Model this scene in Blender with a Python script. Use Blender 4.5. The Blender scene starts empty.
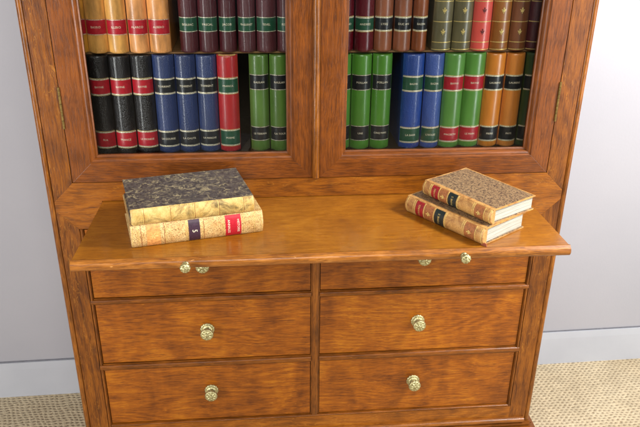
import bpy, bmesh, math, random
from mathutils import Vector, Matrix, noise as mnoise

random.seed(7)
S = bpy.context.scene
COL = S.collection
R = math.radians

# ------------------------------------------------------------------ camera
cam_d = bpy.data.cameras.new('camera')
cam = bpy.data.objects.new('camera', cam_d)
COL.objects.link(cam)
right = Vector((0.99522848, -0.09643561, 0.01484714))
up = Vector((0.02980308, 0.44534411, 0.89486334))
fwd = Vector((0.09290878, 0.890151, -0.44609322))
m = Matrix((right, up, -fwd)).transposed().to_4x4()
m.translation = Vector((-0.12347, -1.44296, 0.9))
cam.matrix_world = m
cam_d.sensor_fit = 'HORIZONTAL'
cam_d.sensor_width = 36.0
cam_d.lens = 745.61 / 640 * 36
cam_d.shift_x = -(328.43 - 320) / 640
cam_d.shift_y = (238.68 - 213.5) / 640
cam_d.clip_start = 0.02
cam_d.clip_end = 100
S.camera = cam

# ------------------------------------------------------------------ world, lamps, exposure
w = bpy.data.worlds.new("World")
S.world = w
w.use_nodes = True
w.node_tree.nodes['Background'].inputs[0].default_value = (0.93, 0.96, 1.0, 1)
w.node_tree.nodes['Background'].inputs[1].default_value = 0.09


def area(name, loc, target, size, power, col):
    d = bpy.data.lights.new(name, 'AREA')
    d.shape = 'RECTANGLE'
    d.size, d.size_y = size
    d.energy = power
    d.color = col
    o = bpy.data.objects.new(name, d)
    COL.objects.link(o)
    o.location = loc
    o.rotation_euler = (Vector(target) - Vector(loc)).to_track_quat('-Z', 'Y').to_euler()
    return o


area('key_lamp', (1.28, -0.48, 1.38), (0.55, 0.15, 0.40), (0.35, 0.35), 44, (1.0, 0.985, 0.96))
area('window_lamp', (1.95, -1.75, 0.62), (0.0, 0.0, 0.45), (0.55, 1.9), 45, (0.95, 0.98, 1.0))
area('fill_lamp', (-1.65, -1.45, 0.66), (0.0, 0.0, 0.45), (0.45, 1.9), 42, (0.99, 0.985, 0.98))
area('added_front_fill', (0.0, -2.5, 2.1), (0.0, 0.1, 0.45), (1.2, 0.7), 33, (1.0, 0.985, 0.95))  # added fill high behind the camera to brighten the books, no known source
S.view_settings.view_transform = 'Standard'
S.view_settings.look = 'None'
S.view_settings.exposure = 0.2
S.view_settings.gamma = 1.0
S.render.engine = 'CYCLES'


# ------------------------------------------------------------------ helpers
def lin(c):
    def f(v):
        v /= 255.0
        return v / 12.92 if v <= 0.04045 else ((v + 0.055) / 1.055) ** 2.4
    return (f(c[0]), f(c[1]), f(c[2]), 1.0)


class NT:
    """small node helper"""
    def __init__(self, name):
        self.m = bpy.data.materials.new(name)
        self.m.use_nodes = True
        self.t = self.m.node_tree
        self.b = self.t.nodes['Principled BSDF']
        self.out = self.t.nodes['Material Output']

    def n(self, kind, **kw):
        o = self.t.nodes.new(kind)
        for k, v in kw.items():
            setattr(o, k, v)
        return o

    def link(self, a, b):
        self.t.links.new(a, b)

    def setin(self, node, name, v):
        if hasattr(v, 'is_output') or isinstance(v, bpy.types.NodeSocket):
            self.link(v, node.inputs[name])
        else:
            node.inputs[name].default_value = v

    def vec(self, kind='grain'):
        if kind == 'grain':
            return self.n('ShaderNodeAttribute', attribute_name='grain').outputs['Vector']
        return self.n('ShaderNodeTexCoord').outputs['Object']

    def mapv(self, v, scale, loc=(0, 0, 0), rot=(0, 0, 0)):
        o = self.n('ShaderNodeMapping')
        self.link(v, o.inputs['Vector'])
        o.inputs['Scale'].default_value = scale
        o.inputs['Location'].default_value = loc
        o.inputs['Rotation'].default_value = rot
        return o.outputs[0]

    def noise(self, v, scale=1.0, detail=3, rough=0.55, dist=0.0):
        o = self.n('ShaderNodeTexNoise')
        self.link(v, o.inputs['Vector'])
        o.inputs['Scale'].default_value = scale
        o.inputs['Detail'].default_value = detail
        o.inputs['Roughness'].default_value = rough
        o.inputs['Distortion'].default_value = dist
        return o.outputs[0]

    def ramp(self, f, stops, interp='LINEAR'):
        o = self.n('ShaderNodeValToRGB')
        self.link(f, o.inputs[0])
        o.color_ramp.interpolation = interp
        while len(o.color_ramp.elements) < len(stops):
            o.color_ramp.elements.new(0.5)
        for e, (p, c) in zip(o.color_ramp.elements, stops):
            e.position = p
            if not isinstance(c, (tuple, list)):
                c = (c, c, c, 1)
            e.color = c
        return o.outputs[0]

    def mix(self, fac, a, b, mode='MIX'):
        o = self.n('ShaderNodeMix', data_type='RGBA', blend_type=mode)
        self.setin(o, 0, fac)
        self.setin(o, 6, a)
        self.setin(o, 7, b)
        return o.outputs[2]

    def math(self, op, a, b=None, c=None):
        o = self.n('ShaderNodeMath', operation=op)
        self.setin(o, 0, a)
        if b is not None:
            self.setin(o, 1, b)
        if c is not None:
            self.setin(o, 2, c)
        return o.outputs[0]

    def bump(self, h, strength, dist):
        o = self.n('ShaderNodeBump')
        self.link(h, o.inputs['Height'])
        o.inputs['Strength'].default_value = strength
        o.inputs['Distance'].default_value = dist
        self.link(o.outputs[0], self.b.inputs['Normal'])

    def base(self, c):
        self.setin(self.b, 'Base Color', c)

    def rough(self, r):
        self.setin(self.b, 'Roughness', r)

    def coat(self, wt, r):
        self.b.inputs['Coat Weight'].default_value = wt
        self.b.inputs['Coat Roughness'].default_value = r


def wood(name, dark, mid, light, fleck=0.0, blotch=0.6, rough=0.38, coat=0.35, coat_r=0.2, figure=1.0, worn=0.22):
    t = NT(name)
    g = t.vec()
    warp = t.noise(t.mapv(g, (5, 7, 7)), 1.0, 2)
    wv = t.n('ShaderNodeVectorMath', operation='MULTIPLY_ADD')
    t.link(warp, wv.inputs[0])
    wv.inputs[1].default_value = (0.0, 0.03, 0.03)
    t.link(g, wv.inputs[2])
    gv = wv.outputs[0]
    # annual figure: contour lines of a stretched field
    field = t.noise(t.mapv(gv, (1.6, 9, 9)), 1.0, 1.5, 0.5)
    rings = t.math('SINE', t.math('MULTIPLY', field, 120.0))
    rings = t.math('MULTIPLY_ADD', rings, 0.5, 0.5)
    streak = t.noise(t.mapv(gv, (9, 260, 260)), 1.0, 5, 0.68)
    fine = t.noise(t.mapv(g, (45, 700, 700)), 1.0, 2, 0.6)
    pores = t.ramp(fine, [(0.55, 0.0), (0.64, 1.0)])
    blo = t.noise(t.mapv(g, (13, 6, 6)), 1.0, 3, 0.55, 0.4)
    crisp = t.ramp(t.noise(t.mapv(gv, (30, 560, 560)), 1.0, 3, 0.6), [(0.36, 0.0), (0.64, 1.0)])
    f = t.math('ADD', t.math('MULTIPLY', streak, 0.44), t.math('MULTIPLY', rings, 0.12 * figure))
    f = t.math('ADD', f, t.math('MULTIPLY', crisp, 0.16))
    f = t.math('ADD', f, t.math('MULTIPLY', blo, blotch))
    f = t.math('SUBTRACT', f, 0.12 + 0.33 * (blotch - 0.3))
    c = t.ramp(f, [(0.22, dark), (0.46, mid), (0.74, light)])
    c = t.mix(t.math('MULTIPLY', pores, 0.45), c, (dark[0] * .45, dark[1] * .42, dark[2] * .4, 1))
    if fleck:
        # medullary ray flecks of quarter sawn oak, slanting across the grain
        fv = t.mapv(gv, (13, 80, 80), rot=(0.0, 0.0, 0.0))
        fn = t.noise(fv, 1.0, 2.5, 0.55, 1.1)
        fl = t.ramp(fn, [(0.492, 0.0), (0.50, 1.0), (0.51, 1.0), (0.518, 0.0)])
        patch = t.ramp(t.noise(t.mapv(g, (7, 25, 25)), 1.0, 1), [(0.46, 0.0), (0.58, 1.0)])
        k = t.math('MULTIPLY', t.math('MULTIPLY', fl, patch), fleck)
        c = t.mix(k, c, (min(1, light[0] * 1.5), min(1, light[1] * 1.8), min(1, light[2] * 2.6), 1))
    # rubbed, scuffed specks
    wear = t.ramp(t.noise(t.mapv(g, (60, 260, 260)), 1.0, 2), [(0.70, 0.0), (0.76, 1.0)])
    c = t.mix(t.math('MULTIPLY', wear, worn), c, (min(1, light[0] * 1.5), light[1] * 1.7, light[2] * 2.2, 1))
    t.base(c)
    rr = t.math('MULTIPLY_ADD', t.noise(t.mapv(g, (18, 25, 25)), 1.0, 4), 0.22, rough - 0.11)
    t.rough(t.math('ADD', rr, t.math('MULTIPLY', pores, 0.15)))
    t.b.inputs['Specular IOR Level'].default_value = 0.28
    t.coat(coat * 0.75, coat_r)
    sm = t.noise(t.mapv(g, (30, 45, 45)), 1.0, 5, 0.7)
    t.link(t.math('MULTIPLY_ADD', sm, 0.3, coat_r - 0.13), t.b.inputs['Coat Roughness'])
    h = t.math('SUBTRACT', t.math('MULTIPLY', streak, 0.5), t.math('MULTIPLY', pores, 0.6))
    t.bump(h, 0.25, 0.0006)
    return t.m


def leather(name, col, grain=0.4, rough=0.42, var=0.18, coat=0.15, scale=900):
    t = NT(name)
    o = t.vec('object')
    oi = t.n('ShaderNodeObjectInfo')
    add = t.n('ShaderNodeVectorMath', operation='MULTIPLY_ADD')
    t.link(oi.outputs['Random'], add.inputs[0])
    add.inputs[1].default_value = (7.3, 3.1, 5.7)
    t.link(o, add.inputs[2])
    v = add.outputs[0]
    n1 = t.noise(t.mapv(v, (60, 60, 14)), 1.0, 4, 0.6)
    c = lin(col)
    d = tuple(x * (1 - 1.6 * var) for x in c[:3]) + (1,)
    l = tuple(min(1, x * (1 + 1.6 * var)) for x in c[:3]) + (1,)
    cc = t.ramp(n1, [(0.32, d), (0.5, c), (0.7, l)])
    vo = t.n('ShaderNodeTexVoronoi', feature='F1')
    t.link(v, vo.inputs['Vector'])
    vo.inputs['Scale'].default_value = scale
    sc = t.ramp(t.noise(v, 420, 2), [(0.68, 0.0), (0.74, 1.0)])
    cc = t.mix(t.math('MULTIPLY', sc, 0.25), cc, l)
    sz = t.n('ShaderNodeSeparateXYZ')
    t.link(o, sz.inputs[0])
    ends = t.math('MAXIMUM', t.ramp(sz.outputs[2], [(0.0, 1.0), (0.012, 0.0)]), t.ramp(sz.outputs[2], [(0.188, 0.0), (0.204, 1.0)]))
    rub = t.ramp(t.math('ADD', t.noise(v, 330, 3), t.math('MULTIPLY', ends, 0.22)), [(0.69, 0.0), (0.76, 1.0)])
    cc = t.mix(t.math('MULTIPLY', rub, 0.4), cc, tuple(min(1, x * 1.4 + 0.05) for x in c[:3]) + (1,))
    hs = t.n('ShaderNodeHueSaturation')
    t.link(cc, hs.inputs['Color'])
    t.link(t.math('MULTIPLY_ADD', oi.outputs['Random'], 0.3, 0.87), hs.inputs['Value'])
    t.link(t.math('MULTIPLY_ADD', oi.outputs['Random'], -0.16, 1.06), hs.inputs['Saturation'])
    t.base(hs.outputs[0])
    t.rough(t.math('MULTIPLY_ADD', n1, 0.2, rough - 0.1))
    t.coat(coat + 0.45, 0.19)
    t.bump(vo.outputs['Distance'], grain, 0.0011)
    return t.m


def simple(name, col, rough=0.5, metal=0.0, var=0.12, scale=120, coat=0.0, bump=0.0):
    t = NT(name)
    v = t.vec('object')
    n1 = t.noise(v, scale, 4, 0.6)
    c = lin(col)
    d = tuple(x * (1 - 1.5 * var) for x in c[:3]) + (1,)
    l = tuple(min(1, x * (1 + 1.5 * var)) for x in c[:3]) + (1,)
    t.base(t.ramp(n1, [(0.3, d), (0.5, c), (0.7, l)]))
    t.b.inputs['Metallic'].default_value = metal
    t.rough(t.math('MULTIPLY_ADD', n1, 0.2, rough - 0.1))
    if coat:
        t.coat(coat, 0.2)
    if bump:
        t.bump(n1, bump, 0.001)
    return t.m


# ---------------------------------------------------------------- materials
M = {}
M['stile'] = wood('oak_stile', (0.065, 0.016, 0.0012, 1), (0.185, 0.053, 0.0034, 1), (0.3, 0.102, 0.008, 1), fleck=0.34, blotch=0.35)
M['rail'] = wood('oak_rail', (0.11, 0.03, 0.002, 1), (0.25, 0.073, 0.0045, 1), (0.37, 0.132, 0.01, 1), fleck=0.22, blotch=0.5)
M['drawer'] = wood('drawer_front', (0.1, 0.023, 0.0009, 1), (0.255, 0.067, 0.0024, 1), (0.44, 0.15, 0.0062, 1), blotch=0.62, figure=0.7, coat=0.4)
M['slide'] = wood('slide_top', (0.18, 0.056, 0.0032, 1), (0.285, 0.099, 0.0058, 1), (0.41, 0.165, 0.013, 1), blotch=0.55, figure=0.6, rough=0.30, coat=0.6, coat_r=0.12)
M['door'] = wood('door_frame', (0.075, 0.019, 0.0022, 1), (0.18, 0.048, 0.0055, 1), (0.27, 0.082, 0.01, 1), blotch=0.45, figure=0.4)
M['bead'] = wood('dark_bead', (0.07, 0.02, 0.002, 1), (0.21, 0.062, 0.006, 1), (0.36, 0.13, 0.016, 1), blotch=0.5, figure=0.4, rough=0.32)
M['cbead'] = wood('corner_bead', (0.09, 0.026, 0.003, 1), (0.24, 0.076, 0.008, 1), (0.42, 0.17, 0.024, 1), blotch=0.5, figure=0.4, rough=0.32)
M['nose'] = wood('worn_moulding', (0.12, 0.034, 0.005, 1), (0.33, 0.115, 0.016, 1), (0.55, 0.24, 0.06, 1), blotch=0.6, figure=0.4, rough=0.34, worn=0.75)
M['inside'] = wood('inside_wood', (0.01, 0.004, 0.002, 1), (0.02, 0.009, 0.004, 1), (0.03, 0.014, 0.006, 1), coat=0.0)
M['edge'] = wood('shelf_edge', (0.12, 0.06, 0.02, 1), (0.2, 0.1, 0.035, 1), (0.3, 0.16, 0.06, 1), coat=0.0)

t = NT('lacquered_brass')
v = t.vec('object')
n1 = t.noise(v, 300, 3)
bcol = t.ramp(n1, [(0.3, (0.36, 0.31, 0.13, 1)), (0.55, (0.60, 0.55, 0.29, 1)), (0.75, (0.74, 0.70, 0.44, 1))])
t.b.inputs['Metallic'].default_value = 0.75
t.rough(t.math('MULTIPLY_ADD', n1, 0.3, 0.25))
vo = t.n('ShaderNodeTexVoronoi', feature='DISTANCE_TO_EDGE')
t.link(v, vo.inputs['Vector'])
vo.inputs['Scale'].default_value = 330
t.base(t.mix(t.ramp(vo.outputs['Distance'], [(0.02, 0.75), (0.14, 0.0)]), bcol, (0.16, 0.12, 0.04, 1)))
t.bump(vo.outputs['Distance'], 0.5, 0.0012)
M['brass'] = t.m
M['oldbrass'] = simple('tarnished_brass', (112, 90, 44), 0.5, 0.7, 0.3, 200)
M['slot'] = simple('screw_slot', (40, 28, 14), 0.7)

t = NT('window_glass')
tr = t.n('ShaderNodeBsdfTransparent')
tr.inputs[0].default_value = (0.97, 0.98, 0.975, 1)
gl = t.n('ShaderNodeBsdfGlossy')
gl.inputs['Roughness'].default_value = 0.02
lw = t.n('ShaderNodeFresnel')
lw.inputs['IOR'].default_value = 1.35
mx = t.n('ShaderNodeMixShader')
t.link(lw.outputs[0], mx.inputs[0])
t.link(tr.outputs[0], mx.inputs[1])
t.link(gl.outputs[0], mx.inputs[2])
t.link(mx.outputs[0], t.out.inputs['Surface'])
M['glass'] = t.m

# wall paint
t = NT('wall_paint')
v = t.vec('object')
n1 = t.noise(v, 1.8, 4)
t.base(t.ramp(n1, [(0.3, lin((152, 151, 157))), (0.7, lin((160, 158, 163)))]))
t.rough(0.62)
sp = t.noise(v, 140, 4)
t.bump(sp, 0.12, 0.002)
M['wall'] = t.m
t = NT('skirting_paint')
v = t.vec('object')
n1 = t.noise(v, 6, 4)
sp = t.ramp(t.noise(v, 55, 2), [(0.74, 0.0), (0.77, 1.0)])
cc = t.ramp(n1, [(0.3, lin((168, 170, 177))), (0.7, lin((176, 178, 184)))])
t.base(t.mix(t.math('MULTIPLY', sp, 0.3), cc, lin((150, 150, 155))))
t.rough(0.4)
t.bump(t.noise(v, 40, 3), 0.1, 0.002)
M['skirting'] = t.m

# sisal carpet: rows of staggered loops
t = NT('sisal_weave')
v = t.vec('object')
wob = t.noise(v, 22, 4, 0.65)
wv = t.n('ShaderNodeVectorMath', operation='MULTIPLY_ADD')
t.link(wob, wv.inputs[0])
wv.inputs[1].default_value = (0.022, 0.022, 0)
t.link(v, wv.inputs[2])
sx = t.n('ShaderNodeSeparateXYZ')
t.link(wv.outputs[0], sx.inputs[0])
K = 2 * math.pi / 0.0108
KX = 2 * math.pi / 0.0145
a1 = t.math('MULTIPLY', sx.outputs[1], K)
row = t.math('FLOOR', t.math('DIVIDE', sx.outputs[1], 0.0108))
ph = t.math('MULTIPLY', t.math('MODULO', row, 3.0), 2 * math.pi / 3)
a2 = t.math('ADD', t.math('MULTIPLY', sx.outputs[0], KX), ph)
hx = t.math('MULTIPLY_ADD', t.math('COSINE', a2), 0.5, 0.5)
hy = t.math('MULTIPLY_ADD', t.math('COSINE', a1), -0.5, 0.5)
knot = t.math('MULTIPLY', hx, hy)
fib = t.noise(t.mapv(v, (700, 260, 260)), 1.0, 3)
big = t.noise(v, 5, 3)
dotm = t.ramp(t.math('ADD', knot, t.math('MULTIPLY', t.math('SUBTRACT', fib, 0.5), 1.1)), [(0.62, 0.0), (0.92, 1.0)])
yarn = t.ramp(t.math('ADD', t.math('MULTIPLY', fib, 0.7), t.math('MULTIPLY', big, 0.4)),
              [(0.3, lin((158, 137, 106))), (0.55, lin((190, 172, 140))), (0.8, lin((208, 194, 166)))])
vc = t.n('ShaderNodeTexVoronoi', feature='F1')
t.link(v, vc.inputs['Vector'])
vc.inputs['Scale'].default_value = 75
yarn = t.mix(0.35, yarn, t.mix(1.0, yarn, t.ramp(vc.outputs['Color'], [(0.1, 0.55), (0.9, 1.0)]), 'MULTIPLY'))
dirt = t.ramp(t.noise(v, 9, 5, 0.7), [(0.45, 1.0), (0.75, 0.86)])
yarn = t.mix(1.0, yarn, dirt, 'MULTIPLY')
t.base(t.mix(t.math('MULTIPLY', dotm, 0.75), yarn, lin((118, 93, 64))))
t.rough(0.9)
hh = t.math('ADD', t.math('MULTIPLY', knot, -1.0), t.math('MULTIPLY', fib, 0.35))
t.bump(hh, 0.8, 0.004)
M['floor'] = t.m

# book leathers
LE = dict(
    yellow=leather('yellow_calf', (222, 160, 74), 0.10, 0.40, 0.26),
    honey=leather('honey_calf', (220, 146, 70), 0.10, 0.40, 0.28),
    maroon=leather('maroon_morocco', (78, 24, 32), 0.45, 0.33, 0.12),
    crimson=leather('crimson_calf', (98, 18, 30), 0.15, 0.28, 0.10),
    black=leather('black_morocco', (22, 20, 22), 0.8, 0.30, 0.15, scale=560),
    blue=leather('navy_morocco', (36, 54, 100), 0.6, 0.36, 0.12, scale=560),
    royal=leather('royal_blue_morocco', (32, 70, 148), 0.55, 0.32, 0.12, scale=560),
    red=leather('red_calf', (186, 34, 40), 0.25, 0.33, 0.10),
    green=leather('moss_green_calf', (78, 116, 34), 0.1, 0.36, 0.1),
    lime=leather('bright_green_calf', (80, 138, 46), 0.1, 0.34, 0.08),
    dgreen=leather('dark_green_calf', (44, 70, 30), 0.1, 0.4, 0.1),
    brown=leather('chestnut_calf', (140, 74, 38), 0.25, 0.32, 0.16),
    tan=leather('tan_calf', (222, 140, 68), 0.08, 0.36, 0.1),
    ochre=leather('ochre_calf', (158, 98, 48), 0.15, 0.4, 0.14),
    umber=leather('umber_calf', (122, 70, 38), 0.15, 0.38, 0.16),
    olive=leather('olive_calf', (104, 96, 66), 0.12, 0.4, 0.16),
    coral=leather('coral_red_calf', (214, 62, 46), 0.08, 0.38, 0.06),
)
LB = dict(
    red=simple('red_label', (176, 24, 40), 0.38, 0, 0.12, 300, 0.2),
    black=simple('black_label', (26, 28, 32), 0.36, 0, 0.15, 300, 0.2),
    green=simple('green_label', (30, 78, 54), 0.38, 0, 0.14, 300, 0.2),
    plum=simple('plum_label', (58, 36, 50), 0.45, 0, 0.2, 300, 0.1),
    ink=simple('ink_label', (26, 36, 34), 0.4, 0, 0.25, 300, 0.1),
    oldred=simple('worn_red_label', (140, 26, 30), 0.42, 0, 0.22, 300, 0.1),
    tanpanel=simple('brown_panel', (150, 92, 50), 0.45, 0, 0.25, 300, 0.1),
)
t = NT('gilt_beading')
v = t.vec('object')
n1 = t.noise(v, 700, 2)
t.base(t.ramp(n1, [(0.36, lin((112, 98, 70))), (0.48, lin((222, 212, 180))), (0.7, lin((246, 242, 226)))]))
t.b.inputs['Metallic'].default_value = 0.25
t.rough(0.38)
M['gilt'] = t.m
M['goldletter'] = simple('gilt_lettering', (238, 226, 196), 0.4, 0.1, 0.06, 500)
M['goldline'] = simple('gilt_line', (222, 196, 118), 0.36, 0.35, 0.2, 600)
M['darktool'] = simple('dark_tooling', (92, 18, 20), 0.5)
# paper
t = NT('page_edges')
v = t.vec('object')
n1 = t.noise(t.mapv(v, (560, 9, 9)), 1.0, 4, 0.75)
n2 = t.noise(v, 40, 4)
c1 = t.ramp(n1, [(0.3, lin((112, 104, 86))), (0.6, lin((188, 184, 170)))])
t.base(t.mix(t.math('MULTIPLY', t.ramp(n2, [(0.5, 0.0), (0.75, 1.0)]), 0.45), c1, lin((158, 166, 156))))
t.rough(0.85)
t.bump(n1, 0.3, 0.0006)
M['pages'] = t.m


def marbled(name, dark, mid, vein, sc, speck, dist):
    t = NT(name)
    v = t.vec('object')
    n1 = t.noise(t.mapv(v, (sc, sc, sc * 0.75)), 1.0, 6, 0.62, dist)
    n2 = t.noise(v, sc * 2.2, 4, 0.6, 0.6)
    if speck:
        c = t.ramp(n1, [(0.32, mid), (0.7, vein)])
        c = t.mix(t.math('MULTIPLY', t.ramp(n2, [(0.51, 0.0), (0.57, 1.0)]), 0.88), c, dark)
    else:
        c = t.ramp(n2, [(0.36, dark), (0.62, mid)])
        band = t.ramp(n1, [(0.455, 0.0), (0.488, 1.0), (0.502, 1.0), (0.535, 0.0)])
        brk = t.ramp(t.noise(v, sc * 0.8, 4, 0.7), [(0.44, 0.0), (0.60, 1.0)])
        fine = t.ramp(t.noise(v, sc * 5, 3, 0.6), [(0.62, 0.0), (0.7, 1.0)])
        k = t.math('MAXIMUM', t.math('MULTIPLY', band, brk), t.math('MULTIPLY', fine, 0.5))
        c = t.mix(t.math('MULTIPLY', k, 0.9), c, vein)
    t.base(c)
    t.rough(t.math('MULTIPLY_ADD', n2, 0.3, 0.35))
    t.bump(n2, 0.15, 0.001)
    return t.m


M['marble_grey'] = marbled('charcoal_marbled_paper', lin((46, 38, 38)), lin((84, 74, 68)), lin((170, 154, 116)), 60, False, 0.5)
M['marble_brown'] = marbled('brown_speckled_paper', lin((50, 34, 30)), lin((110, 84, 60)), lin((152, 124, 88)), 130, True, 0.2)


def aged(name, base, pale, stain, gild, tool=0.5):
    t = NT(name)
    v = t.vec('object')
    n1 = t.noise(v, 60, 5, 0.65)
    n2 = t.noise(v, 22, 5, 0.7, 0.6)
    n3 = t.noise(v, 420, 3, 0.6)
    c = t.ramp(n1, [(0.3, base), (0.6, pale)])
    c = t.mix(t.ramp(n2, [(0.48, 0.0), (0.62, 1.0)]), c, stain)
    vo = t.n('ShaderNodeTexVoronoi', feature='DISTANCE_TO_EDGE')
    t.link(v, vo.inputs['Vector'])
    vo.inputs['Scale'].default_value = 420
    ln = t.ramp(vo.outputs['Distance'], [(0.06, 1.0), (0.16, 0.0)])
    k = t.math('MULTIPLY', t.math('MULTIPLY', ln, t.ramp(n3, [(0.35, 0.0), (0.55, 1.0)])), tool)
    c = t.mix(k, c, gild)
    t.base(c)
    t.rough(0.45)
    t.bump(n3, 0.3, 0.0008)
    return t.m


M['vellum'] = aged('stained_vellum', lin((180, 140, 66)), lin((214, 182, 112)), lin((104, 84, 44)), lin((120, 96, 48)), 0.35)
M['giltcalf'] = aged('gilt_tooled_calf', lin((198, 152, 88)), lin((226, 194, 132)), lin((206, 156, 94)), lin((112, 74, 36)), 0.85)
M['oldcalf'] = aged('worn_tan_calf', lin((176, 124, 66)), lin((198, 152, 88)), lin((130, 82, 44)), lin((112, 72, 36)), 0.45)


# ------------------------------------------------------------------ mesh builder
class MB:
    def __init__(self):
        self.v, self.f, self.g, self.mi, self.sm = [], [], [], [], []
        self.off = (0, 0, 0)

    def add(self, verts, faces, axis='x', mi=0, smooth=False, newoff=True):
        if newoff:
            self.off = tuple(random.uniform(-4, 4) for _ in range(3))
        b = len(self.v)
        o = self.off
        for p in verts:
            x, y, z = p
            if axis == 'x':
                q = (x, y, z)
            elif axis == 'z':
                q = (z, x, y)
            else:
                q = (y, x, z)
            self.v.append(tuple(p))
            self.g.append((q[0] + o[0], q[1] + o[1], q[2] + o[2]))
        for f in faces:
            self.f.append(tuple(i + b for i in f))
            self.mi.append(mi)
            self.sm.append(smooth)

    def bm(self, bm, axis='x', mi=0, smooth=False, newoff=True):
        bm.verts.ensure_lookup_table()
        bm.verts.index_update()
        self.add([v.co[:] for v in bm.verts], [[v.index for v in f.verts] for f in bm.faces], axis, mi, smooth, newoff)
        bm.free()

    def prism(self, poly, y0, y1, axis='x', bevel=0.0012, mi=0, smooth=False):
        """polygon in XZ pulled from y0 (front) to y1"""
        bm = bmesh.new()
        n = len(poly)
        a = [bm.verts.new((p[0], y0, p[1])) for p in poly]
        b = [bm.verts.new((p[0], y1, p[1])) for p in poly]
        bm.faces.new(a)
        bm.faces.new(b[::-1])
        for i in range(n):
            bm.faces.new((a[i], b[i], b[(i + 1) % n], a[(i + 1) % n]))
        bmesh.ops.recalc_face_normals(bm, faces=bm.faces)
        if bevel:
            bmesh.ops.bevel(bm, geom=list(bm.edges), offset=bevel, segments=2, profile=0.6, affect='EDGES', clamp_overlap=True)
        self.bm(bm, axis, mi, smooth)

    def box(self, x0, x1, y0, y1, z0, z1, axis='x', bevel=0.0012, mi=0):
        self.prism([(x0, z0), (x1, z0), (x1, z1), (x0, z1)], y0, y1, axis, bevel, mi)

    def plan(self, poly, z0, z1, axis='x', bevel=0.001, mi=0):
        """polygon in XY pulled from z0 to z1"""
        bm = bmesh.new()
        n = len(poly)
        a = [bm.verts.new((p[0], p[1], z0)) for p in poly]
        b = [bm.verts.new((p[0], p[1], z1)) for p in poly]
        bm.faces.new(a[::-1])
        bm.faces.new(b)
        for i in range(n):
            bm.faces.new((a[i], a[(i + 1) % n], b[(i + 1) % n], b[i]))
        bmesh.ops.recalc_face_normals(bm, faces=bm.faces)
        if bevel:
            bmesh.ops.bevel(bm, geom=list(bm.edges), offset=bevel, segments=2, affect='EDGES', clamp_overlap=True)
        self.bm(bm, axis, mi)

    def moulding(self, rect, prof, inward=True, mi=0, smooth=False):
        """profile (inset, y) swept round a rectangle with mitred corners; one piece per side"""
        x0, x1, z0, z1 = rect
        loops = []
        for d, y in prof:
            loops.append([(x0 + d, y, z0 + d), (x1 - d, y, z0 + d), (x1 - d, y, z1 - d), (x0 + d, y, z1 - d)])
        for s in range(4):
            e = (s + 1) % 4
            vs, fs = [], []
            for L in loops:
                vs += [L[s], L[e]]
            for i in range(len(loops) - 1):
                fs.append((2 * i, 2 * i + 1, 2 * i + 3, 2 * i + 2))
            self.add(vs, fs, 'x' if s % 2 == 0 else 'z', mi, smooth)

    def sweep(self, prof, p0, p1, u, w_, axis='x', mi=0, smooth=True, cap=True):
        """profile [(a,b)] in the plane spanned by u,w_, pulled straight from p0 to p1"""
        p0, p1, u, w_ = Vector(p0), Vector(p1), Vector(u), Vector(w_)
        vs, fs = [], []
        n = len(prof)
        for P in (p0, p1):
            for a, b in prof:
                vs.append(P + u * a + w_ * b)
        for i in range(n):
            j = (i + 1) % n
            fs.append((i, j, n + j, n + i))
        self.add(vs, fs, axis, mi, smooth)
        if cap:
            self.add([vs[i] for i in range(n)], [tuple(range(n))], axis, mi, False, False)
            self.add([vs[n + i] for i in range(n)], [tuple(range(n))][::-1], axis, mi, False, False)

    def build(self, name, mats, parent=None, loc=None):
        me = bpy.data.meshes.new(name)
        me.from_pydata(self.v, [], self.f)
        if not isinstance(mats, (list, tuple)):
            mats = [mats]
        for k in mats:
            me.materials.append(k)
        me.polygons.foreach_set('material_index', self.mi)
        me.polygons.foreach_set('use_smooth', self.sm)
        at = me.attributes.new('grain', 'FLOAT_VECTOR', 'POINT')
        at.data.foreach_set('vector', [c for q in self.g for c in q])
        bm = bmesh.new()
        bm.from_mesh(me)
        bmesh.ops.recalc_face_normals(bm, faces=bm.faces)
        bm.to_mesh(me)
        bm.free()
        me.update()
        o = bpy.data.objects.new(name, me)
        COL.objects.link(o)
        if parent:
            o.parent = parent
        if loc:
            o.location = loc
        return o


def tag(o, label=None, cat=None, group=None, kind=None):
    if label:
        o['label'] = label
    if cat:
        o['category'] = cat
    if group:
        o['group'] = group
    if kind:
        o['kind'] = kind


def empty(name, loc=(0, 0, 0), rot=None):
    o = bpy.data.objects.new(name, None)
    o.empty_display_size = 0.05
    COL.objects.link(o)
    o.location = loc
    if rot is not None:
        o.rotation_mode = 'QUATERNION'
        o.rotation_quaternion = rot
    return o


# ------------------------------------------------------------------ floor and wall
ZF = -0.465
f = MB()
f.add([(-6, -6, ZF), (6, -6, ZF), (6, 2, ZF), (-6, 2, ZF)], [(0, 1, 2, 3)])
fl = f.build('floor', M['floor'])
tag(fl, kind='structure')

WA = math.atan(0.0229)
wl = MB()
wl.box(-5, 5, 0, 0.12, ZF - 0.05, 2.6, bevel=0)
wall = wl.build('wall', M['wall'])
wall.location = (0, 0.36, 0)
wall.rotation_euler = (0, 0, WA)
tag(wall, 'smooth pale grey painted wall standing behind the bookcase', 'wall')
sk = MB()
prof = [(0.0, ZF), (-0.0055, ZF), (-0.0060, -0.372), (-0.0050, -0.3500), (0.0, -0.3500)]
sk.sweep(prof, (-4.99, 0, 0), (4.99, 0, 0), (0, 1, 0), (0, 0, 1), smooth=False)
skirt = sk.build('skirting_board', M['skirting'], wall)
skirt.location = (0, -0.0005, 0)
gs = MB()  # thin dark strip: shadow gap above the skirting, put in as grey colour
gs.sweep([(0.0, -0.3499), (-0.0015, -0.3499), (-0.0013, -0.3462), (0.0, -0.3462)], (-4.98, 0, 0), (4.98, 0, 0), (0, 1, 0), (0, 0, 1), smooth=False)
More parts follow.
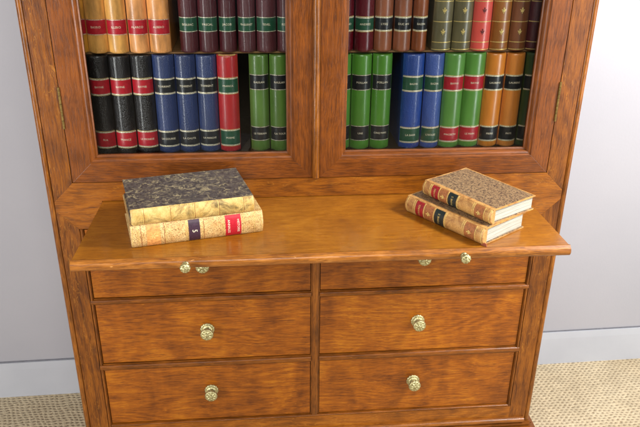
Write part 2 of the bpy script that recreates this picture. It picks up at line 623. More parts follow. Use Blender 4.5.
gap_strip = gs.build('shadow_gap_strip', simple('shadow_gap_grey', (104, 104, 110), 0.9, 0, 0.12, 60), wall)
gap_strip.location = (0, -0.0005, 0)

# ------------------------------------------------------------------ bookcase
XO, XG, XD = 0.55, 0.5368, 0.4962
ZT = 1.25            # top of the carcass
ZD = 0.3194          # bottom of the doors
ZDT = 1.17           # top of the doors
ZB = -0.358          # where the plinth moulding starts
case = empty('glazed_bookcase', (0, 0, ZF))
tag(case, 'tall brown oak bookcase with two glazed doors, pulled out slide and six drawers', 'bookcase')


def cpart(mb, name, mat, parent=None):
    o = mb.build(name, mat, parent or case)
    if parent is None:
        o.location = (0, 0, -ZF)
    return o


# carcass
for s in (-1, 1):
    b = MB()
    xs = sorted((s * (XO - 0.0015), s * (XO - 0.022)))
    b.box(xs[0], xs[1], 0.0125, 0.315, ZF + 0.004, ZT, 'z')
    cpart(b, 'side_panel', M['stile'])
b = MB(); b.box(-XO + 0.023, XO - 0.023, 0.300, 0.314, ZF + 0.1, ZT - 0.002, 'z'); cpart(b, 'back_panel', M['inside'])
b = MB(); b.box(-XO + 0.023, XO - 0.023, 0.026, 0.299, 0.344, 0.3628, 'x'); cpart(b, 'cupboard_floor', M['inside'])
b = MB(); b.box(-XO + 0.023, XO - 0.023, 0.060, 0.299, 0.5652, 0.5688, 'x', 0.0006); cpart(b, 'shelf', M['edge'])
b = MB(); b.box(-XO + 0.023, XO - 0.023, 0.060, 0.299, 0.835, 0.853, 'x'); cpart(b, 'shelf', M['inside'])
b = MB()
b.box(-XO - 0.03, XO + 0.03, -0.035, 0.335, ZT, ZT + 0.03, 'x', 0.004)
b.box(-XO - 0.015, XO + 0.015, -0.018, 0.325, ZT - 0.022, ZT - 0.0005, 'x', 0.006)
cpart(b, 'cornice', M['rail'])

# stiles: the mitre points of the waist rail are cut into them
for s in (-1, 1):
    b = MB()
    up_ = [(s * XD, ZD), (s * XG, ZD - (XG - XD)), (s * XG, ZT), (s * XD, ZT)]
    lo_ = [(s * 0.4955, 0.2165), (s * XG, 0.2165 + XG - 0.4955), (s * XG, ZB), (s * 0.4955, ZB)]
    b.prism(up_, 0.0, 0.022, 'z', 0.0005)
    b.prism(lo_, 0.0, 0.022, 'z', 0.0005)
    cpart(b, 'stile', M['stile'])
    b = MB()      # staff bead running up the corner, with its quirk
    pr = []
    r = 0.0064
    cx = XO - r
    for k in range(15):
        a = R(-35 + 250 * k / 14)
        pr.append((s * (cx + r * math.cos(a)), -(r * math.sin(a)) + 0.0055))
    b.sweep(pr, (0, 0, ZB), (0, 0, ZT - 0.02), (1, 0, 0), (0, 1, 0), 'z')
    xs = sorted((s * (XG + 0.0004), s * (XO - 0.003)))
    b.box(xs[0], xs[1], 0.0062, 0.02, ZB, ZT - 0.02, 'z', 0)
    cpart(b, 'corner_bead', M['cbead'])

# waist rail with the slot the slide runs in
b = MB()
ZS = 0.2777
SB = 0.441
zA = ZD - (XG - XD)
zC = 0.2165 + XG - 0.4955
b.prism([(-XG, ZS + 0.0010), (XG, ZS + 0.0010), (XG, zA), (XD, ZD), (-XD, ZD), (-XG, zA)], 0.0, 0.022, 'x', 0.0006)
b.prism([(-0.4955, 0.2165), (0.4955, 0.2165), (XG, 0.2575), (-XG, 0.2575)], 0.0, 0.022, 'x', 0.0006)
for s in (-1, 1):
    xs = sorted((s * (SB + 0.0008), s * XG))
    b.box(xs[0], xs[1], 0.0, 0.022, 0.2574, ZS + 0.0011, 'x', 0.0)
cpart(b, 'waist_rail', M['rail'])
# top rail, bottom rail
b = MB(); b.box(-XD, XD, 0.0, 0.022, ZDT + 0.001, ZT, 'x'); cpart(b, 'top_rail', M['rail'])
b = MB(); b.box(-0.4955, 0.4955, 0.0, 0.022, -0.3465, -0.3105, 'x', 0.0006); cpart(b, 'bottom_rail', M['rail'])
# plinth and its rounded moulding
b = MB()
pr = [(0.02, -0.346), (-0.004, -0.346), (-0.0085, -0.3475), (-0.0105, -0.351), (-0.0095, -0.3555), (-0.006, -0.359), (0.02, -0.359)]
b.sweep(pr, (-XG + 0.003, 0, 0), (XG - 0.003, 0, 0), (0, 1, 0), (0, 0, 1), 'x', smooth=True)
cpart(b, 'plinth_moulding', M['cbead'])
b = MB()
b.plan([(-0.566, -0.016), (0.566, -0.016), (0.566, 0.32), (-0.566, 0.32)], ZF + 0.002, -0.3725, 'x', 0.002)
b.plan([(-0.556, -0.006), (0.556, -0.006), (0.556, 0.318), (-0.556, 0.318)], -0.3724, -0.3592, 'x', 0.004)
cpart(b, 'plinth', M['bead'])

# beads dividing the drawers
Z1T, Z1B = 0.2135, 0.0450
Z2T, Z2B = 0.0290, -0.1290
Z3T, Z3B = -0.1480, -0.3045
XI, XC = 0.4885, 0.0098


def halfround(w_, h):
    return [(w_ * math.cos(R(180 - 180 * k / 10)) * 0.5, -h * math.sin(R(180 * k / 10)) ** 0.7) for k in range(11)]


b = MB()


def hbead(x0, x1, zc, wd, h=0.0055, y=0.003):
    p = halfround(wd * 0.74, h)
    p = [(a + wd * 0.0, c + y) for a, c in p]
    p = [(-wd / 2, y + 0.012), (-wd / 2, y)] + p + [(wd / 2, y), (wd / 2, y + 0.012)]
    b.sweep(p, (x0, 0, zc), (x1, 0, zc), (0, 0, 1), (0, 1, 0), 'x', smooth=False)


def vbead(z0, z1, xc, wd, h=0.0055, y=0.003):
    p = halfround(wd * 0.74, h)
    p = [(a, c + y) for a, c in p]
    p = [(-wd / 2, y + 0.012), (-wd / 2, y)] + p + [(wd / 2, y), (wd / 2, y + 0.012)]
    b.sweep(p, (xc, 0, z0), (xc, 0, z1), (1, 0, 0), (0, 1, 0), 'z', smooth=False)


for s in (-1, 1):
    xa, xb = (XC + 0.0002, 0.4945)
    if s < 0:
        xa, xb = -xb, -xa
    hbead(xa, xb, (Z1B + Z2T) / 2, Z1B - Z2T - 0.001)
    hbead(xa, xb, (Z2B + Z3T) / 2, Z2B - Z3T - 0.001)
vbead(Z3B - 0.001, 0.2163, 0, 2 * XC, 0.0045)
for s in (-1, 1):
    vbead(-0.3103, 0.2163, s * 0.49185, 0.0070, 0.004)
hbead(-0.4886, 0.4886, -0.3075, 0.0058, 0.0045)
cpart(b, 'drawer_beading', M['bead'])
b = MB(); b.box(-0.49, 0.49, 0.03, 0.034, -0.31, 0.216, 'x', 0); cpart(b, 'dust_panel', M['inside'])


# ---- knobs
def lathe(mb, prof, seg=40, petal=None, mi=0):
    """profile (r, y): y runs out of the front (negative); petal(r,i,ang)->(dr,dy)"""
    vs, fs = [], []
    n = len(prof)
    for k in range(seg):
        a = 2 * math.pi * k / seg
        for i, (r, y) in enumerate(prof):
            dr, dy = petal(i, a) if petal else (0, 0)
            rr = r + dr if r > 1e-6 else 0
            vs.append((rr * math.cos(a), y + dy, rr * math.sin(a)))
    for k in range(seg):
        k2 = (k + 1) % seg
        for i in range(n - 1):
            fs.append((k * n + i, k * n + i + 1, k2 * n + i + 1, k2 * n + i))
    mb.add(vs, fs, 'x', mi, True)


KN = MB()
rose = [(0.0, 0.0005), (0.0158, 0.0005), (0.0162, -0.001), (0.0155, -0.003), (0.0135, -0.0042), (0.012, -0.0036), (0.0105, -0.0048), (0.008, -0.0062)]
lathe(KN, rose, 56, lambda i, a: ((0.0007 * math.cos(14 * a)) if 1 <= i <= 4 else 0, (0.0005 * math.cos(14 * a)) if i in (3, 4) else 0))
neck = [(r_ * (1.13 if i_ > 3 else 1.0), y_) for i_, (r_, y_) in enumerate([(0.0075, -0.005), (0.0062, -0.009), (0.0060, -0.013), (0.0078, -0.0165), (0.0115, -0.0185), (0.0128, -0.0205), (0.0130, -0.0228),
        (0.0120, -0.0252), (0.0104, -0.0262), (0.0092, -0.0256), (0.0078, -0.0268), (0.0052, -0.0275), (0.0042, -0.0268), (0.0028, -0.0284), (0, -0.0288)])]


def pet(i, a):
    if 5 <= i <= 7:
        return (0.0005 * math.cos(16 * a), 0.0)
    if 9 <= i <= 11:
        return (0.0, 0.0009 * math.cos(8 * a))
    return (0, 0)


lathe(KN, neck, 64, pet)
SK = MB()
lathe(SK, [(0.0, 0.0), (0.0062, 0.0), (0.0066, -0.0015), (0.005, -0.003), (0.004, -0.0055), (0.0062, -0.008), (0.0088, -0.0105), (0.0093, -0.0135),
           (0.0084, -0.0165), (0.0062, -0.0182), (0.005, -0.0178), (0.003, -0.0192), (0, -0.0194)], 40,
      lambda i, a: (0.0005 * math.cos(10 * a), 0) if 6 <= i <= 8 else ((0, 0.0005 * math.cos(6 * a)) if i in (9, 10) else (0, 0)))


def drawer(x0, x1, z0, z1, kx, kz):
    g = 0.0011
    b = MB()
    b.box(x0 + g, x1 - g, 0.0045, 0.024, z0 + g, z1 - g, 'x', 0.0012)
    o = cpart(b, 'drawer', M['drawer'])
    k = KN.build('knob', M['brass'], o)
    k.location = (kx, 0.0045, kz)
    k.rotation_euler = (0, random.uniform(0, 6), 0)
    return o


for zt, zb, kz in ((Z1T, Z1B, 0.1265), (Z2T, Z2B, -0.0465), (Z3T, Z3B, -0.2190)):
    for s in (-1, 1):
        x0, x1 = (XC, XI) if s > 0 else (-XI, -XC)
        drawer(x0, x1, zb, zt, -0.2462 if s < 0 else 0.2405, kz)

# ---- pull-out slide
b = MB()
HW, DEP = 0.4515, 0.2555
b.plan([(-HW, -DEP), (HW, -DEP), (SB, 0.0), (SB, 0.26), (-SB, 0.26), (-SB, 0.0)], ZS - 0.0185, ZS, 'x', 0.0007)
o = cpart(b, 'pull_out_slide', M['slide'])
slide = o
nose = [(0.0, 0.0003), (-0.0030, 0.0003), (-0.0042, -0.0022), (-0.0062, -0.0030), (-0.0085, -0.0052), (-0.0100, -0.0090), (-0.0098, -0.0130),
        (-0.0082, -0.0168), (-0.0055, -0.0192), (0.0, -0.0200)]
b = MB()
b.sweep(nose, (-HW - 0.0012, -DEP, ZS), (HW + 0.0012, -DEP, ZS), (0, 1, 0), (0, 0, 1), 'x', smooth=True)
nb = b.build('front_moulding', M['nose'], slide)
for x in (-0.2536, 0.2495):
    k = SK.build('knob', M['brass'], slide)
    k.location = (x, -DEP - 0.0095, ZS - 0.0105)
    k.rotation_euler = (0, random.uniform(0, 6), 0)


# ---- doors
def door(s):
    xa, xb = (-XD + 0.0014, -0.0090) if s < 0 else (0.0060, XD - 0.0014)
    z0, z1 = ZD + 0.0012, ZDT
    mi_o, mi_i = 0.4546, 0.0466         # where the moulding starts, outer and inner
    ma, mb_ = (-mi_o, -mi_i) if s < 0 else (mi_i, mi_o)
    mz0, mz1 = 0.3605, ZDT - 0.042
    b = MB()
    # mitred-looking frame: rails run between stiles
    b.prism([(xa, z0), (ma, mz0), (ma, mz1), (xa, z1)], 0.0, 0.02, 'z', 0.0002)
    b.prism([(xb, z0), (xb, z1), (mb_, mz1), (mb_, mz0)], 0.0, 0.02, 'z', 0.0004)
    b.prism([(xa, z0), (xb, z0), (mb_, mz0), (ma, mz0)], 0.0, 0.02, 'x', 0.0004)
    b.prism([(xa, z1), (ma, mz1), (mb_, mz1), (xb, z1)], 0.0, 0.02, 'x', 0.0004)
    prof = [(0.0, 0.0006), (0.0012, 0.0022), (0.0026, 0.0024), (0.0044, 0.0026), (0.0068, 0.0042), (0.0086, 0.0068), (0.0096, 0.0098), (0.0118, 0.0102), (0.0142, 0.0118), (0.0142, 0.0185)]
    b.moulding((ma, mb_, mz0, mz1), prof, smooth=False)
    o = cpart(b, 'door', M['door'])
    g = MB()
    g.box(ma + 0.010, mb_ - 0.010, 0.0135, 0.0160, mz0 + 0.010, mz1 - 0.010, 'x', 0)
    g.build('pane', M['glass'], o)
    # brass butt hinge in the gap
    h = MB()
    for (hz0, hz1) in ((0.434, 0.517), (0.99, 1.073)):
        xc = s * (XD - 0.0006)
        n = 5
        for k in range(n):
            za = hz0 + (hz1 - hz0) * k / n + 0.0004
            zb = hz0 + (hz1 - hz0) * (k + 1) / n - 0.0004
            pr = [(0.0023 * math.cos(2 * math.pi * q / 14), 0.0023 * math.sin(2 * math.pi * q / 14)) for q in range(14)]
            h.sweep(pr, (xc, -0.0012, za), (xc, -0.0012, zb), (1, 0, 0), (0, 1, 0), 'z')
        hh = h.build('hinge', M['oldbrass'], o)
        h = MB()
    if s > 0:
        b = MB()
        pr = [(-0.0098, 0.001)] + [(-0.0018 + 0.0070 * math.cos(R(180 - 15 * k)), -0.0062 * math.sin(R(15 * k)) - 0.0004) for k in range(13)] + [(0.0060, 0.001)]
        b.sweep(pr, (0, 0, z0), (0, 0, z1), (1, 0, 0), (0, 1, 0), 'z', smooth=True)
        b.build('meeting_bead', M['cbead'], o)
    return o


door(-1)
door(1)


# ------------------------------------------------------------------ books
def text_mesh(body, size):
    cu = bpy.data.curves.new('lettering', 'FONT')
    cu.body = body
    cu.size = size
    cu.align_x = 'CENTER'
    cu.align_y = 'CENTER'
    cu.resolution_u = 2
    ob = bpy.data.objects.new('lettering', cu)
    COL.objects.link(ob)
    dg = bpy.context.evaluated_depsgraph_get()
    dg.update()
    me = bpy.data.meshes.new_from_object(ob.evaluated_get(dg))
    bm = bmesh.new()
    bm.from_mesh(me)
    bmesh.ops.triangulate(bm, faces=bm.faces)
    long_ = [e for e in bm.edges if e.calc_length() > size * 0.4]
    if long_:
        bmesh.ops.subdivide_edges(bm, edges=long_, cuts=2)
        bmesh.ops.triangulate(bm, faces=bm.faces)
    vs = [v.co.copy() for v in bm.verts]
    bm.verts.index_update()
    fs = [tuple(v.index for v in f.verts) for f in bm.faces]
    bm.free()
    bpy.data.objects.remove(ob)
    bpy.data.curves.remove(cu)
    bpy.data.meshes.remove(me)
    return vs, fs


NO_ROT = Matrix.Identity(3).to_quaternion()


class Book:
    """local frame: x thickness (centred), y depth with the spine bulging to -y, z height"""
    def __init__(self, T, D, H, b, loc, rot=NO_ROT, mat=None, board_mat=None, half=False, sag=0.0):
        self.T, self.D, self.H, self.b = T, D, H, b
        self.root = empty('book', loc, rot)
        m = MB()
        N = 14
        th = 0.0028
        top = []
        for i in range(N + 1):
            u = -1 + 2 * i / N
            top.append((u * T / 2, self.sp(u * T / 2)))
        # spine shell (outer arc, inner arc), closed at head and tail with rounded caps
        zs = [0.0, 0.0012, 0.0035, 0.01, H * 0.25, H * 0.5, H * 0.75, H - 0.01, H - 0.0035, H - 0.0012, H]
        ins = [0.0022, 0.0007, 0.0, 0.0, 0.0, 0.0, 0.0, 0.0, 0.0, 0.0007, 0.0022]
        vs, fs = [], []
        for z, q in zip(zs, ins):
            k = 1 - 2 * q / T
            for x, y in top:
                vs.append((x * k, y + q * 0.6, z))
        W = N + 1
        for a in range(len(zs) - 1):
            for i in range(N):
                fs.append((a * W + i, a * W + i + 1, (a + 1) * W + i + 1, (a + 1) * W + i))
        m.add(vs, fs, 'x', 0, True)
        # caps
        for zi in (0, len(zs) - 1):
            cap = [vs[zi * W + i] for i in range(W)] + [(T / 2 - 0.002, 0.006, zs[zi]), (-T / 2 + 0.002, 0.006, zs[zi])]
            m.add(cap, [tuple(range(len(cap)))], 'x', 0, False, False)
        self.binding = m.build('spine', mat, self.root)
        for s in (-1, 1):
            bd = MB()
            xs = sorted((s * T / 2, s * (T / 2 - th)))
            bd.box(xs[0], xs[1], 0.0008, D, 0, H, 'z', 0.0009)
            bo = bd.build('cover_board', board_mat or mat, self.root)
            if half:      # leather strip beside the spine and corner pieces, a hair proud of the paper
                hb = MB()
                x0, x1 = sorted((s * (T / 2 + 0.0004), s * (T / 2 - th + 0.0006)))
                y1 = half
                hb.box(x0, x1, 0.0004, y1, -0.0003, H + 0.0003, 'z', 0.0003)
                e2 = 0.0022
                hb.box(x0, x1, D - e2, D + 0.0003, -0.0003, H + 0.0003, 'z', 0.0003)
                for za, zb in ((-0.0003, e2), (H - e2, H + 0.0003)):
                    hb.box(x0, x1, half - 0.0002, D - e2 + 0.0002, za, zb, 'y', 0.0002)
                hb.build('leather_strip', mat, bo)
        p = MB()
        e = 0.0032
        p.box(-T / 2 + th + 0.0001, T / 2 - th - 0.0001, 0.002, D - e, e, H - e, 'z', 0.0004)
        p.build('page_block', M['pages'], self.root)

    def sp(self, x):
        u = min(1.0, abs(2 * x / self.T))
        return -self.b * (math.sqrt(max(0.0, 1.18 - u * u)) - math.sqrt(0.18)) / (math.sqrt(1.18) - math.sqrt(0.18))

    def strip(self, name, z0, z1, mat, out=0.00035, span=0.97, parent=None, wavy=0.0):
        m = MB()
        N = 14
        vs, fs = [], []
        rows = [z0, z1]
        for z in rows:
            for i in range(N + 1):
                x = (-1 + 2 * i / N) * self.T / 2 * span
                vs.append((x, self.sp(x) - out, z))
        for i in range(N):
            fs.append((i, i + 1, N + 2 + i, N + 1 + i))
        # turned-in rim so that the strip has an edge
        o = len(vs)
        rim = []
        for z in rows:
            for i in range(N + 1):
                x = (-1 + 2 * i / N) * self.T / 2 * span
                vs.append((x, self.sp(x) + 0.0003, z))
        W = N + 1
        for i in range(N):
            rim.append((o + i, o + i + 1, i + 1, i))
            rim.append((o + W + i, W + i, W + i + 1, o + W + i + 1))
        m.add(vs[:o], fs, 'x', 0, True)
        m.add(vs, rim, 'x', 0, False, False)
        return m.build(name, mat, parent or self.root)

    def bead(self, zc, r, parent, mat, n=15, span=0.95):
        """row of small gilt dots round the spine"""
        m = MB()
        for i in range(n):
            x = (-1 + 2 * (i + 0.5) / n) * self.T / 2 * span
            y = self.sp(x) - 0.0004
            pts = [(x + 1.25 * r * math.cos(2 * math.pi * k / 8), y - 0.00008, zc + r * math.sin(2 * math.pi * k / 8)) for k in range(8)]
            m.add(pts + [(x, y - 0.0005, zc)], [(k, (k + 1) % 8, 8) for k in range(8)], 'x', 0, True)
        return m.build('gilt_beading', mat, parent)

    def words(self, body, zc, size, parent, mat=None, turn=False, maxw=0.66):
        vs, fs = text_mesh(body, size)
        wd = max(v.x for v in vs) - min(v.x for v in vs)
        lim = self.T * maxw
        k = min(1.0, lim / wd) if not turn else 1.0
        m = MB()
        out = []
        for v in vs:
            x, z = (v.x * k, v.y * (0.75 + 0.25 * k)) if not turn else (-v.y, v.x)
            out.append((x, self.sp(x) - 0.00065, zc + z))
        m.add(out, fs, 'x', 0, False)
        return m.build('title_lettering', mat or M['goldletter'], parent)

    def label(self, z0, z1, col, body=None, style='bead', size=0.0056, span=0.97):
        lab = self.strip('title_label', z0, z1, LB[col], 0.0004, span)
        if style == 'bead':
            for zc in (z0 + 0.0013, z1 - 0.0013):
                self.strip('gilt_band', zc - 0.0013, zc + 0.0013, M['gilt'], 0.00055, span, lab)
                self.bead(zc + (0.0019 if zc > (z0 + z1) / 2 else -0.0019), 0.0007, lab, M['goldline'])
        elif style == 'wide':
            for zc in (z0 + 0.0018, z1 - 0.0018):
                self.strip('gilt_band', zc - 0.0017, zc + 0.0017, M['gilt'], 0.00055, span, lab)
        elif style == 'line':
            for zc in (z0 + 0.0009, z1 - 0.0009):
                self.strip('gilt_band', zc - 0.0006, zc + 0.0006, M['gilt'], 0.00055, span, lab)
        if body:
            self.words(body, (z0 + z1) / 2, size, lab)
        return lab

    def fleuron(self, zc, s, mat, xoff=0.0):
        m = MB()

        def blob(cx, cz, rx, rz, rot=0.0):
            pts = []
            for k in range(10):
                a = 2 * math.pi * k / 10
                px, pz = rx * math.cos(a), rz * math.sin(a)
                X = cx + px * math.cos(rot) - pz * math.sin(rot) + xoff
                Z = cz + px * math.sin(rot) + pz * math.cos(rot)
                pts.append((X * 1.0, self.sp(X) - 0.0005, zc + Z))
            m.add(pts, [tuple(range(10))], 'x', 0, False)
        blob(0, s * 0.75, s * 0.26, s * 0.5)
        blob(-s * 0.52, s * 0.2, s * 0.22, s * 0.42, 0.9)
        blob(s * 0.52, s * 0.2, s * 0.22, s * 0.42, -0.9)
        blob(-s * 0.36, -s * 0.32, s * 0.16, s * 0.3, 2.2)
        blob(s * 0.36, -s * 0.32, s * 0.16, s * 0.3, -2.2)
        blob(0, -s * 0.6, s * 0.13, s * 0.6)
        blob(0, 0.05 * s, s * 0.2, s * 0.2)
        return m.build('fleuron', mat, self.root)


YB = 0.0505          # front of the rows of spines
ZR2, ZR1 = 0.3640, 0.5694


def upright(x0, x1, row, mat, lab, cat='book', group=None, b=None, dy=0.0, H=None):
    T = x1 - x0
    bb = b if b is not None else 0.0115
    H = H or ((0.2005 if row == 2 else 0.212) - random.uniform(0, 0.0016))
    bk = Book(T, 0.165, H, bb, ((x0 + x1) / 2, YB + bb - 0.004 + dy + random.uniform(-0.0012, 0.0022), ZR2 if row == 2 else ZR1),
              rot=Matrix.Rotation(R(random.uniform(-0.9, 0.9)), 3, 'Z').to_quaternion(), mat=LE[mat])
    tag(bk.root, lab, cat, group)
    return bk


GU, GL = 'books standing on the upper shelf', 'books standing on the lower shelf'

# --- upper row, left door
L1 = [(-0.4795, -0.442), (-0.4411, -0.4032), (-0.4024, -0.3649), (-0.3627, -0.3253), (-0.3238, -0.2834)]
LT = ['DANTE', 'BAYRO', 'ILLERO', 'ALARCO', 'ALBERO']
LBL = ['yellow calf book with red label half hidden behind the left door frame',
       'pale yellow calf book with red label, second from the left door frame',
       'yellow calf book with red label between the pale yellow book and the orange yellow pair',
       'orange yellow calf book with red label, third counting left from the dark gap of the upper shelf, minus one',
       'orange yellow calf book with red label standing beside the dark gap']
LBL[3] = 'orange yellow calf book with red label, one book away from the dark gap'
for (a, c), tx, lb, mt in zip(L1, LT, LBL, ['yellow', 'yellow', 'yellow', 'honey', 'honey']):
    bk = upright(a, c, 1, mt, lb, group=GU)
    bk.label(0.6043 - ZR1, 0.6338 - ZR1, 'red', tx, 'line', 0.0058)
    bk.label(0.712 - ZR1, 0.742 - ZR1, 'red', None, 'line')
L1b = [(-0.2652, -0.2303), (-0.2285, -0.1917), (-0.1888, -0.1559), (-0.1518, -0.1179), (-0.1156, -0.077), (-0.0752, -0.0387)]
LTb = ['BOLEAC', 'PASCAL', 'JACOB', 'RAGUENET', 'TEVEL', 'RENAN']
LBLb = ['maroon book with green label standing right of the dark gap, first of its set',
        'maroon book with green label, second from the dark gap on the upper shelf',
        'maroon book with green label standing above the gap between red and blue books',
        'maroon book with green label above the black space next to the red book',
        'maroon book with green label, second from the right edge of the left door',
        'maroon book with green label, partly cut off by the right edge of the left door']
LBLb[2] = 'maroon book with green label standing above the red book, third from the dark gap'
for (a, c), tx, lb in zip(L1b, LTb, LBLb):
    bk = upright(a, c, 1, 'maroon', lb, group=GU, b=0.013)
    bk.label(0.6093 - ZR1, 0.6375 - ZR1, 'green', tx, 'line', 0.0058)
    bk.label(0.715 - ZR1, 0.743 - ZR1, 'green', None, 'line')

# --- lower row, left door
rows = [(-0.4486, -0.4095, 'black', 'red', 'BAYNE', 'FRA', 'black grained book with two red labels, against the left door frame'),
        (-0.4084, -0.3672, 'black', 'red', 'BAYNE', 'FRANCE', 'black grained book with two red labels, middle one of the three black books'),
        (-0.3658, -0.3245, 'black', 'red', 'BAYNE', 'LE MONDE', 'black grained book with two red labels, right beside the navy books'),
        (-0.3230, -0.2812, 'blue', 'black', 'TORRENT', 'LA COURSE', 'navy blue book with black labels, right beside the black books'),
        (-0.2798, -0.2396, 'blue', 'black', 'TORRENT', 'LA CHUTE', 'navy blue book with black labels between two other navy books'),
        (-0.2380, -0.1980, 'blue', 'black', 'TORRENT', 'LA MARCHE', 'navy blue book with black labels, right beside the red book')]
for a, c, mt, lc, t1, t2, lb in rows:
    bk = upright(a, c, 2, mt, lb, group=GL, b=0.012)
    st = 'bead' if mt == 'black' else 'wide'
    bk.label(0.4868 - ZR2, 0.5196 - ZR2, lc, t1, st, 0.0056)
    bk.label(0.3768 - ZR2, 0.4112 - ZR2, lc, t2, st, 0.0056)
bk = upright(-0.1965, -0.1554, 2, 'red', 'bright red book with green labels and a chipped head, beside the dark gap', group=GL, b=0.012)
bk.label(0.4868 - ZR2, 0.5190 - ZR2, 'green', 'FRANCK', 'bead')
bk.label(0.3768 - ZR2, 0.4112 - ZR2, 'green', 'POEME', 'bead')
ch = MB()
pts = [(-0.0175, 0.2006), (-0.0165, 0.1985), (-0.009, 0.1990), (-0.005, 0.1972), (-0.001, 0.1950), (0.003, 0.1968), (0.008, 0.1986), (0.0165, 0.1990), (0.0175, 0.2006)]
vs = [(x, bk.sp(x) - 0.0004 + max(0, (z - 0.1970)) * 0.1, z) for x, z in pts] + [(x * 0.93, bk.sp(x) + 0.004, 0.2010) for x, z in pts]
n = len(pts)
ch.add(vs, [(i, i + 1, n + i + 1, n + i) for i in range(n - 1)], 'x', 0, False)
ch.build('worn_headcap', simple('bare_leather', (200, 160, 96), 0.7), bk.root)
for a, c, t2, lb in ((-0.1330, -0.0943, 'LE TERRAIN', 'moss green book with black labels standing right of the dark gap'),
                     (-0.0921, -0.0530, 'LA TOUR', 'moss green book with black labels against the right side of the left door')):
    bk = upright(a, c, 2, 'green', lb, group=GL, b=0.012)
    bk.label(0.4936 - ZR2, 0.5250 - ZR2, 'black', 'RAULAN', 'line')
    bk.label(0.3861 - ZR2, 0.4165 - ZR2, 'black', t2, 'line')

# --- upper row, right door
rr = [(0.0400, 0.0771, 'crimson', 'green', 'BREMOND', 'dark crimson book with green label, mostly hidden by the right door frame'),
      (0.0791, 0.1168, 'crimson', 'green', 'ANDREE', 'glossy dark crimson book with green label beside the chestnut books'),
      (0.1187, 0.1551, 'brown', 'black', 'LYSEE', 'chestnut brown book with black label, right beside the crimson book'),
      (0.1580, 0.1926, 'brown', 'black', 'DUC AN', 'chestnut brown book with black label, middle one of the three chestnut books'),
      (0.1955, 0.2253, 'brown', 'black', 'BAZIN', 'slim chestnut brown book with black label, nearest the olive books')]
for a, c, mt, lc, tx, lb in rr:
    bk = upright(a, c, 1, mt, lb, group=GU, b=0.013)
    bk.label(0.6095 - ZR1, 0.6372 - ZR1, lc, tx, 'bead')
    bk.label(0.715 - ZR1, 0.743 - ZR1, lc, None, 'bead')
ro = [(0.2362, 0.2753, 'olive', 'olive book with gilt flowers and lines, first right of the chestnut books'),
      (0.2778, 0.3165, 'olive', 'olive book with gilt flowers and lines, right beside the coral red book'),
      (0.3175, 0.3555, 'coral', 'coral red book with dark flower tooling and gilt lines'),
      (0.3568, 0.3946, 'ochre', 'ochre brown book with gilt flowers, right beside the coral red book'),
      (0.3963, 0.4317, 'umber', 'umber brown book with gilt flowers beside the dark maroon book'),
      (0.4330, 0.4710, 'maroon', 'dark maroon book with faint flowers against the right door frame')]
for a, c, mt, lb in ro:
    bk = upright(a, c, 1, mt, lb, group=GU, b=0.0095)
    fm = M['darktool'] if mt in ('coral', 'maroon') else M['goldline']
    for z in (0.5725, 0.5872, 0.6275, 0.6668, 0.706, 0.745):
        bk.strip('gilt_line', z - ZR1 - 0.0007, z - ZR1 + 0.0007, M['goldline'], 0.0004, 0.98)
    for z in (0.6075, 0.6491, 0.688):
        bk.fleuron(z - ZR1, 0.0052, fm)

# --- lower row, right door
r2 = [(0.0360, 0.0743, 'lime', 'black', 'POILLAN', 'ROSE', 'line', 'bright green book with black labels, mostly hidden behind the right door frame edge'),
      (0.0757, 0.1157, 'lime', 'black', 'POILLAN', 'UNE', 'line', 'bright green book with black labels, middle of the three beside the dark gap'),
      (0.1181, 0.1581, 'lime', 'black', 'POILLAN', 'CINQ MARS', 'line', 'bright green book with black labels standing next to the dark gap'),
      (0.1808, 0.2246, 'royal', 'green', 'BAZIN', 'LA BARR', 'bead', 'royal blue book with green labels standing right of the dark gap'),
      (0.2271, 0.2658, 'royal', 'green', 'BAZIN', "L'ISOLEE", 'bead', 'royal blue book with green labels, right beside the green books with red labels'),
      (0.2674, 0.3097, 'lime', 'red', 'BAYNE', 'MACBETH', 'bead', 'bright green book with red labels, right beside the royal blue books'),
      (0.3111, 0.3538, 'lime', 'red', 'BAYNE', 'LE MAIN', 'bead', 'bright green book with red labels, right beside the tan books'),
      (0.3548, 0.3960, 'tan', 'black', 'LAURENS', 'FRERE', 'bead', 'tan orange book with black labels, right beside the green book with red labels'),
      (0.3979, 0.4362, 'tan', 'black', 'LAURENS', 'PAYS', 'bead', 'tan orange book with black labels, right beside the dark green book'),
      (0.4393, 0.4780, 'dgreen', 'black', 'RIVAL', 'AUBE', 'bead', 'dark green book with black labels, partly hidden by the right door frame')]
for a, c, mt, lc, t1, t2, st, lb in r2:
    bk = upright(a, c, 2, mt, lb, group=GL, b=0.0115)
    zz = (0.4908, 0.5230, 0.3830, 0.4154) if lc == 'black' and mt == 'lime' else (0.4875, 0.5192, 0.3770, 0.4100)
    bk.label(zz[0] - ZR2, zz[1] - ZR2, lc, t1, st)
    bk.label(zz[2] - ZR2, zz[3] - ZR2, lc, t2, st)


# ------------------------------------------------------------------ old books lying on the slide
def flat(sx, sy, ang, T, D, H, z, b, mat, bmat, half, head_far):
    """spine starts at (sx,sy) and runs H along ang (degrees); book lies on z"""
    s = Vector((math.cos(R(ang)), math.sin(R(ang)), 0))
    d = Vector((-s.y, s.x, 0))
    upv = Vector((0, 0, 1))
    if head_far:
        zax, xax, org = s, -upv, Vector((sx, sy, 0))
    else:
        zax, xax, org = -s, upv, Vector((sx, sy, 0)) + s * H
    rot = Matrix((xax, d, zax)).transposed().to_quaternion()
    org = org + upv * (z + T / 2) + d * (b * 0.7)
    return Book(T, D, H, b, org, rot, mat, bmat, half)


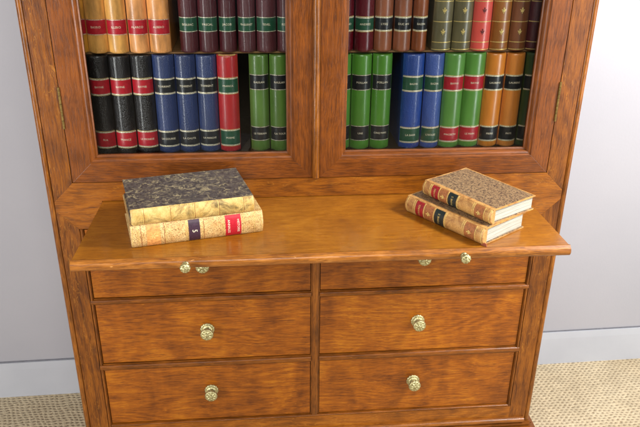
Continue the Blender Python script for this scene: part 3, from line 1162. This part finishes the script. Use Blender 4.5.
GO = 'old books lying on the slide'
TL = 0.0430
zt = ZS + 0.0007
bk = flat(-0.3513, -0.2205, 12.85, TL, 0.150, 0.2430, zt, 0.007, M['giltcalf'], M['giltcalf'], 0, True)
tag(bk.root, 'cream gilt spined old book with red and plum labels, under the charcoal marbled one', 'book', GO)
H = 0.2430
lab = bk.strip('title_label', H * 0.705, H * 0.825, LB['red'], 0.0004, 0.97)
for zc, tx in ((0.730, 'ANNALES'), (0.803, 'HISTOIRE')):
    bk.words(tx, H * zc, 0.0062, lab)
lab = bk.strip('volume_label', H * 0.425, H * 0.510, LB['plum'], 0.0004, 0.97)
bk.words('5', H * 0.468, 0.013, lab)
for zf in (0.01, 0.055, 0.075, 0.245, 0.255, 0.405, 0.415, 0.530, 0.540, 0.69, 0.845, 0.93, 0.985):
    bk.strip('gilt_line', H * zf - 0.0004, H * zf + 0.0004, M['goldline'] if zf not in (0.245, 0.54, 0.075) else LB['tanpanel'], 0.0003, 0.97)
bk.strip('tooled_panel', H * 0.115, H * 0.215, simple('rubbed_orange_panel', (206, 142, 78), 0.5, 0, 0.25, 200), 0.0003, 0.97)
bk.fleuron(H * 0.165, 0.007, M['goldline'])

TU = 0.0315
zt2 = zt + TL + 0.0006
bk = flat(-0.3475, -0.2200, 13.4, TU, 0.149, 0.2235, zt2, 0.006, M['vellum'], M['marble_grey'], 0.0, True)
tag(bk.root, 'charcoal marbled old book with worn yellow spine, on top of the gilt spined book', 'book', GO)
H = 0.2235
for zf in (0.095, 0.305, 0.50, 0.70, 0.905):
    bk.strip('tooled_line', H * zf - 0.0006, H * zf + 0.0006, M['goldline'], 0.0004, 0.95)
    bk.strip('tooled_line', H * zf + 0.0012, H * zf + 0.0018, LB['tanpanel'], 0.0003, 0.95)


def twin(bk, H, label):
    tag(bk.root, label, 'book', GO)
    # measured from the tail
    for z0, z1, col in ((0.75, 0.85, 'oldred'), (0.48, 0.60, 'ink')):
        lab = bk.strip('title_label' if col == 'oldred' else 'volume_label', H * z0, H * z1, LB[col], 0.0004, 0.97)
        bk.words('OEUVRES' if col == 'oldred' else 'TOME 2', H * (z0 + z1) / 2, 0.0062, lab, M['goldline'])
    bk.strip('brown_panel', H * 0.62, H * 0.73, LB['tanpanel'], 0.0003, 0.97)
    bk.fleuron(H * 0.675, 0.005, M['goldline'])
    bk.strip('brown_panel', H * 0.10, H * 0.22, LB['tanpanel'], 0.0003, 0.97)
    bk.fleuron(H * 0.16, 0.005, M['goldline'])
    for zf in (0.02, 0.09, 0.23, 0.25, 0.46, 0.47, 0.61, 0.74, 0.86, 0.88, 0.97):
        bk.strip('gilt_line', H * zf - 0.0005, H * zf + 0.0005, M['goldline'], 0.00045, 0.97)


TB = 0.0335
bk = flat(0.1725, -0.0895, -55.0, TB, 0.120, 0.198, zt, 0.008, M['oldcalf'], M['marble_brown'], 0.009, False)
twin(bk, 0.198, 'tan calf old book with red and dark labels, under its speckled twin')
tb = MB()       # torn scrap of leather hanging from the tail of the spine
tb.prism([(-0.004, 0.004), (0.008, 0.003), (0.0095, -0.004), (0.006, -0.0125), (0.002, -0.010), (-0.004, -0.004)], -0.0008, 0.0008, 'z', 0.0003)
scrap = tb.build('torn_leather', simple('torn_red_leather', (140, 70, 44), 0.6), bk.root)
scrap.rotation_euler = (0, R(90), 0)
scrap.location = (-TB / 2 + 0.002, -0.001, 0.002)
bk = flat(0.2065, -0.0835, -58.0, 0.0290, 0.119, 0.180, zt + TB + 0.0008, 0.0075, M['oldcalf'], M['marble_brown'], 0.009, False)
twin(bk, 0.180, 'tan calf old book with brown speckled cover, on top of its twin at the right')
